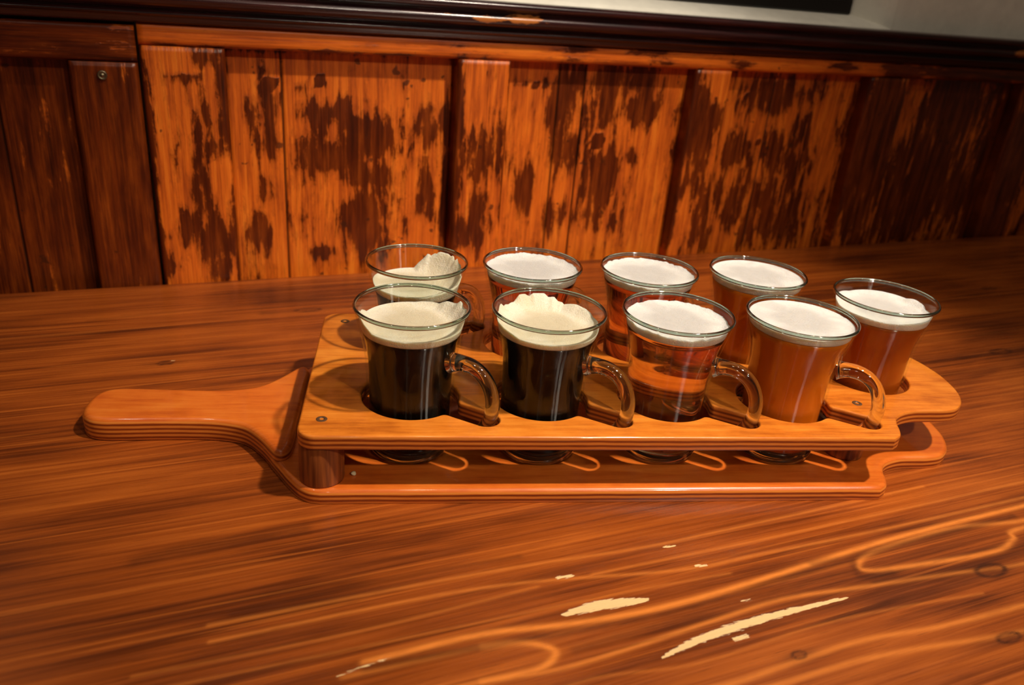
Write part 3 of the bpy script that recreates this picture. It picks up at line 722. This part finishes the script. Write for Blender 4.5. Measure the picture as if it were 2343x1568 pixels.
def foam_mesh(parent, zb, zt, collars, mat, seed):
    n = 144; V = []; F = []
    def ch(a):
        h = .0008
        for d, w, amp in collars:
            df = (math.degrees(a) - d + 180) % 360 - 180
            if abs(df) < w:
                h = max(h, amp * (math.cos(math.pi * df / w / 2) ** .6))
        if collars:
            q = mnoise.noise(Vector((math.cos(a) * 5, math.sin(a) * 4, seed * 3.1))) * .6 + mnoise.noise(Vector((math.cos(a) * 10, math.sin(a) * 10, seed * 1.7))) * .2
            h *= (1 + q * min(1, max(0, (h - .002) / .003)))
        else:
            h = .0011 * (1 + 1.1 * mnoise.noise(Vector((math.cos(a) * 5, math.sin(a) * 5, seed))) + .5 * mnoise.noise(Vector((math.cos(a) * 17, math.sin(a) * 17, seed))))
        return max(0, min(h, .0885 - zt))
    H = [ch(2 * math.pi * k / n) for k in range(n)]
    rings = []
    ins = lambda z: smooth_r(z) - WALL - .0001
    def add(fn):
        s = len(V)
        for k in range(n):
            a = 2 * math.pi * k / n; r, z = fn(a, H[k]); V.append((r * math.cos(a), r * math.sin(a), z))
        rings.append(list(range(s, s + n)))
    s = len(V); V.append((0, 0, zb)); c0 = s
    add(lambda a, h: (ins(zb) * .8, zb)); add(lambda a, h: (ins(zb) - .0003, zb)); add(lambda a, h: (ins(zb), zb + .0003))
    for f in (.25, .5, .75, 1.0): add(lambda a, h, f=f: (ins(zb + (zt + h - zb) * f), zb + (zt + h - zb) * f))
    add(lambda a, h: (ins(zt + h) - .0004, zt + h + .0001))
    for f, g in ((.0008, .97), (.0016, .86), (.0028, .62), (.0042, .36), (.0058, .14), (.0078, .02)):
        add(lambda a, h, f=f, g=g: (ins(zt + h * g) - f * min(1.0, .35 + h * 130), zt + h * g))
    for rr in (.82, .65, .5, .35, .2, .08):
        add(lambda a, h, rr=rr: (ins(zt) * rr * .86, zt - .0002 * (1 - rr) + .00035 * mnoise.noise(Vector((math.cos(a) * rr * 3, math.sin(a) * rr * 3, seed * 2.3)))))
    s = len(V); V.append((0, 0, zt - .0002)); c1 = s
    for k in range(n): F.append((c0, rings[0][(k + 1) % n], rings[0][k]))
    for A, B in zip(rings[:-1], rings[1:]):
        for k in range(n): F.append((A[k], A[(k + 1) % n], B[(k + 1) % n], B[k]))
    for k in range(n): F.append((rings[-1][k], rings[-1][(k + 1) % n], c1))
    return mesh_obj('foam', pymesh('foam', V, F), mat, parent)
for i, (k, (zb, zt, col, fm, bmn, lab)) in enumerate(SPEC.items()):
    mug = proto if i == 0 else copy_tree(proto)
    x, y = MUGS[k]; mug.location = (x, y, .0001); mug.rotation_euler = (0, 0, math.radians(ANG[k]))
    tag(mug, lab, 'beer mug', 'beer tasting mugs in the board')
    rot = -ANG[k]
    fo = foam_mesh(mug, zb, zt, [(d + rot, w, h) for d, w, h in col], M[fm], i + 1)
    lz = [.0080 + j * (zb - .0002 - .0080) / 24 for j in range(25)]
    bp = [(0, .0080)] + [((smooth_r(z) - WALL - .00015) * (.97 if j == 0 else 1), z) for j, z in enumerate(lz)] + [(0, zb - .0002)]
    be = lathe('beer', bp, M[bmn], mug, 96)
    tag(fo, 'cream foam head' if fm == 'cream' else 'white foam head')
    tag(be, {'stout': 'black stout', 'amber': 'clear amber beer', 'copper': 'clear copper red beer', 'wheat': 'cloudy orange beer', 'red': 'brown beer'}[bmn])

def crumb(loc, r, label):
    bm = bmesh.new(); bmesh.ops.create_icosphere(bm, subdivisions=3, radius=r)
    for v in bm.verts: v.co *= 1 + .25 * mnoise.noise(v.co * 900); v.co.z *= .7
    me = bpy.data.meshes.new('crumb'); bm.to_mesh(me); bm.free(); o = mesh_obj('crumb', me, M['crumb']); o.location = loc
    tag(o, label, 'crumb'); return o
crumb((-.0310, -.0325, .0010), .0015, 'tiny pale crumb on the base board beside the front left post')

# ------------------------------------------------------------------ light
def lamp(kind, name, loc, e, color, radius=.03, target=None, **kw):
    l = bpy.data.lights.new(name, kind); l.energy = e; l.color = color
    if hasattr(l, 'shadow_soft_size'): l.shadow_soft_size = radius
    for k, v in kw.items(): setattr(l, k, v)
    o = bpy.data.objects.new(name, l); o.location = loc; link(o)
    if target is not None:
        o.rotation_euler = (Vector(target) - Vector(loc)).to_track_quat('-Z', 'Y').to_euler()
    return o
WARM = (1, .86, .70)
lamp('SPOT', 'pendant_lamp', (.66, -.28, 1.30), 84, WARM, .032, (.12, .13, 0), spot_size=math.radians(40), spot_blend=1.0)
lamp('SPOT', 'lamp_front', (.62, -.95, 1.00), 19, WARM, .030, (.13, .14, .05), spot_size=math.radians(46), spot_blend=1.0)
lamp('POINT', 'bulb_left', (-.55, -.25, 1.35), 3.0, WARM, .045)
lamp('POINT', 'bulb_right', (1.2, -.6, 1.5), 3.5, WARM, .045)
lamp('POINT', 'bulb_far', (.05, -.35, 1.6), 3.0, WARM, .045)
lamp('POINT', 'bulb_behind', (-.25, -1.3, 1.2), 2.4, WARM, .045)
lamp('POINT', 'bulb_near_wall', (.55, .05, 1.25), 2.2, WARM, .04)
w = bpy.data.worlds.new('room_glow'); SC.world = w; w.use_nodes = True
w.node_tree.nodes['Background'].inputs[0].default_value = (.30, .20, .12, 1); w.node_tree.nodes['Background'].inputs[1].default_value = .12

# ------------------------------------------------------------------ camera
cam = bpy.data.cameras.new('camera'); co = bpy.data.objects.new('camera', cam); link(co)
cam.sensor_width = 36; cam.sensor_fit = 'HORIZONTAL'; cam.lens = 1819.3 / 2343 * 36
Rm = Matrix([[0.9901867658807244, -0.021432935729464878, -0.13809705985533527], [-0.11627738702618785, 0.42180484177817085, -0.8991997802039625], [0.07752249957937077, 0.9064332875167973, 0.4151734063502353]])
co.matrix_world = Matrix.Translation((-0.006158896552725193, -0.41361567893953965, 0.26009748062844795)) @ Rm.to_4x4()
cam.clip_start = .01
cam.dof.use_dof = True; cam.dof.focus_distance = .47; cam.dof.aperture_fstop = 9
SC.camera = co
SC.view_settings.view_transform = 'Standard'; SC.view_settings.look = 'None'; SC.view_settings.exposure = .22; SC.view_settings.gamma = 1
SC.view_settings.use_curve_mapping = False
SC.cycles.max_bounces = 9; SC.cycles.diffuse_bounces = 3; SC.cycles.transmission_bounces = 10; SC.cycles.transparent_max_bounces = 18
SC.cycles.adaptive_threshold = .03
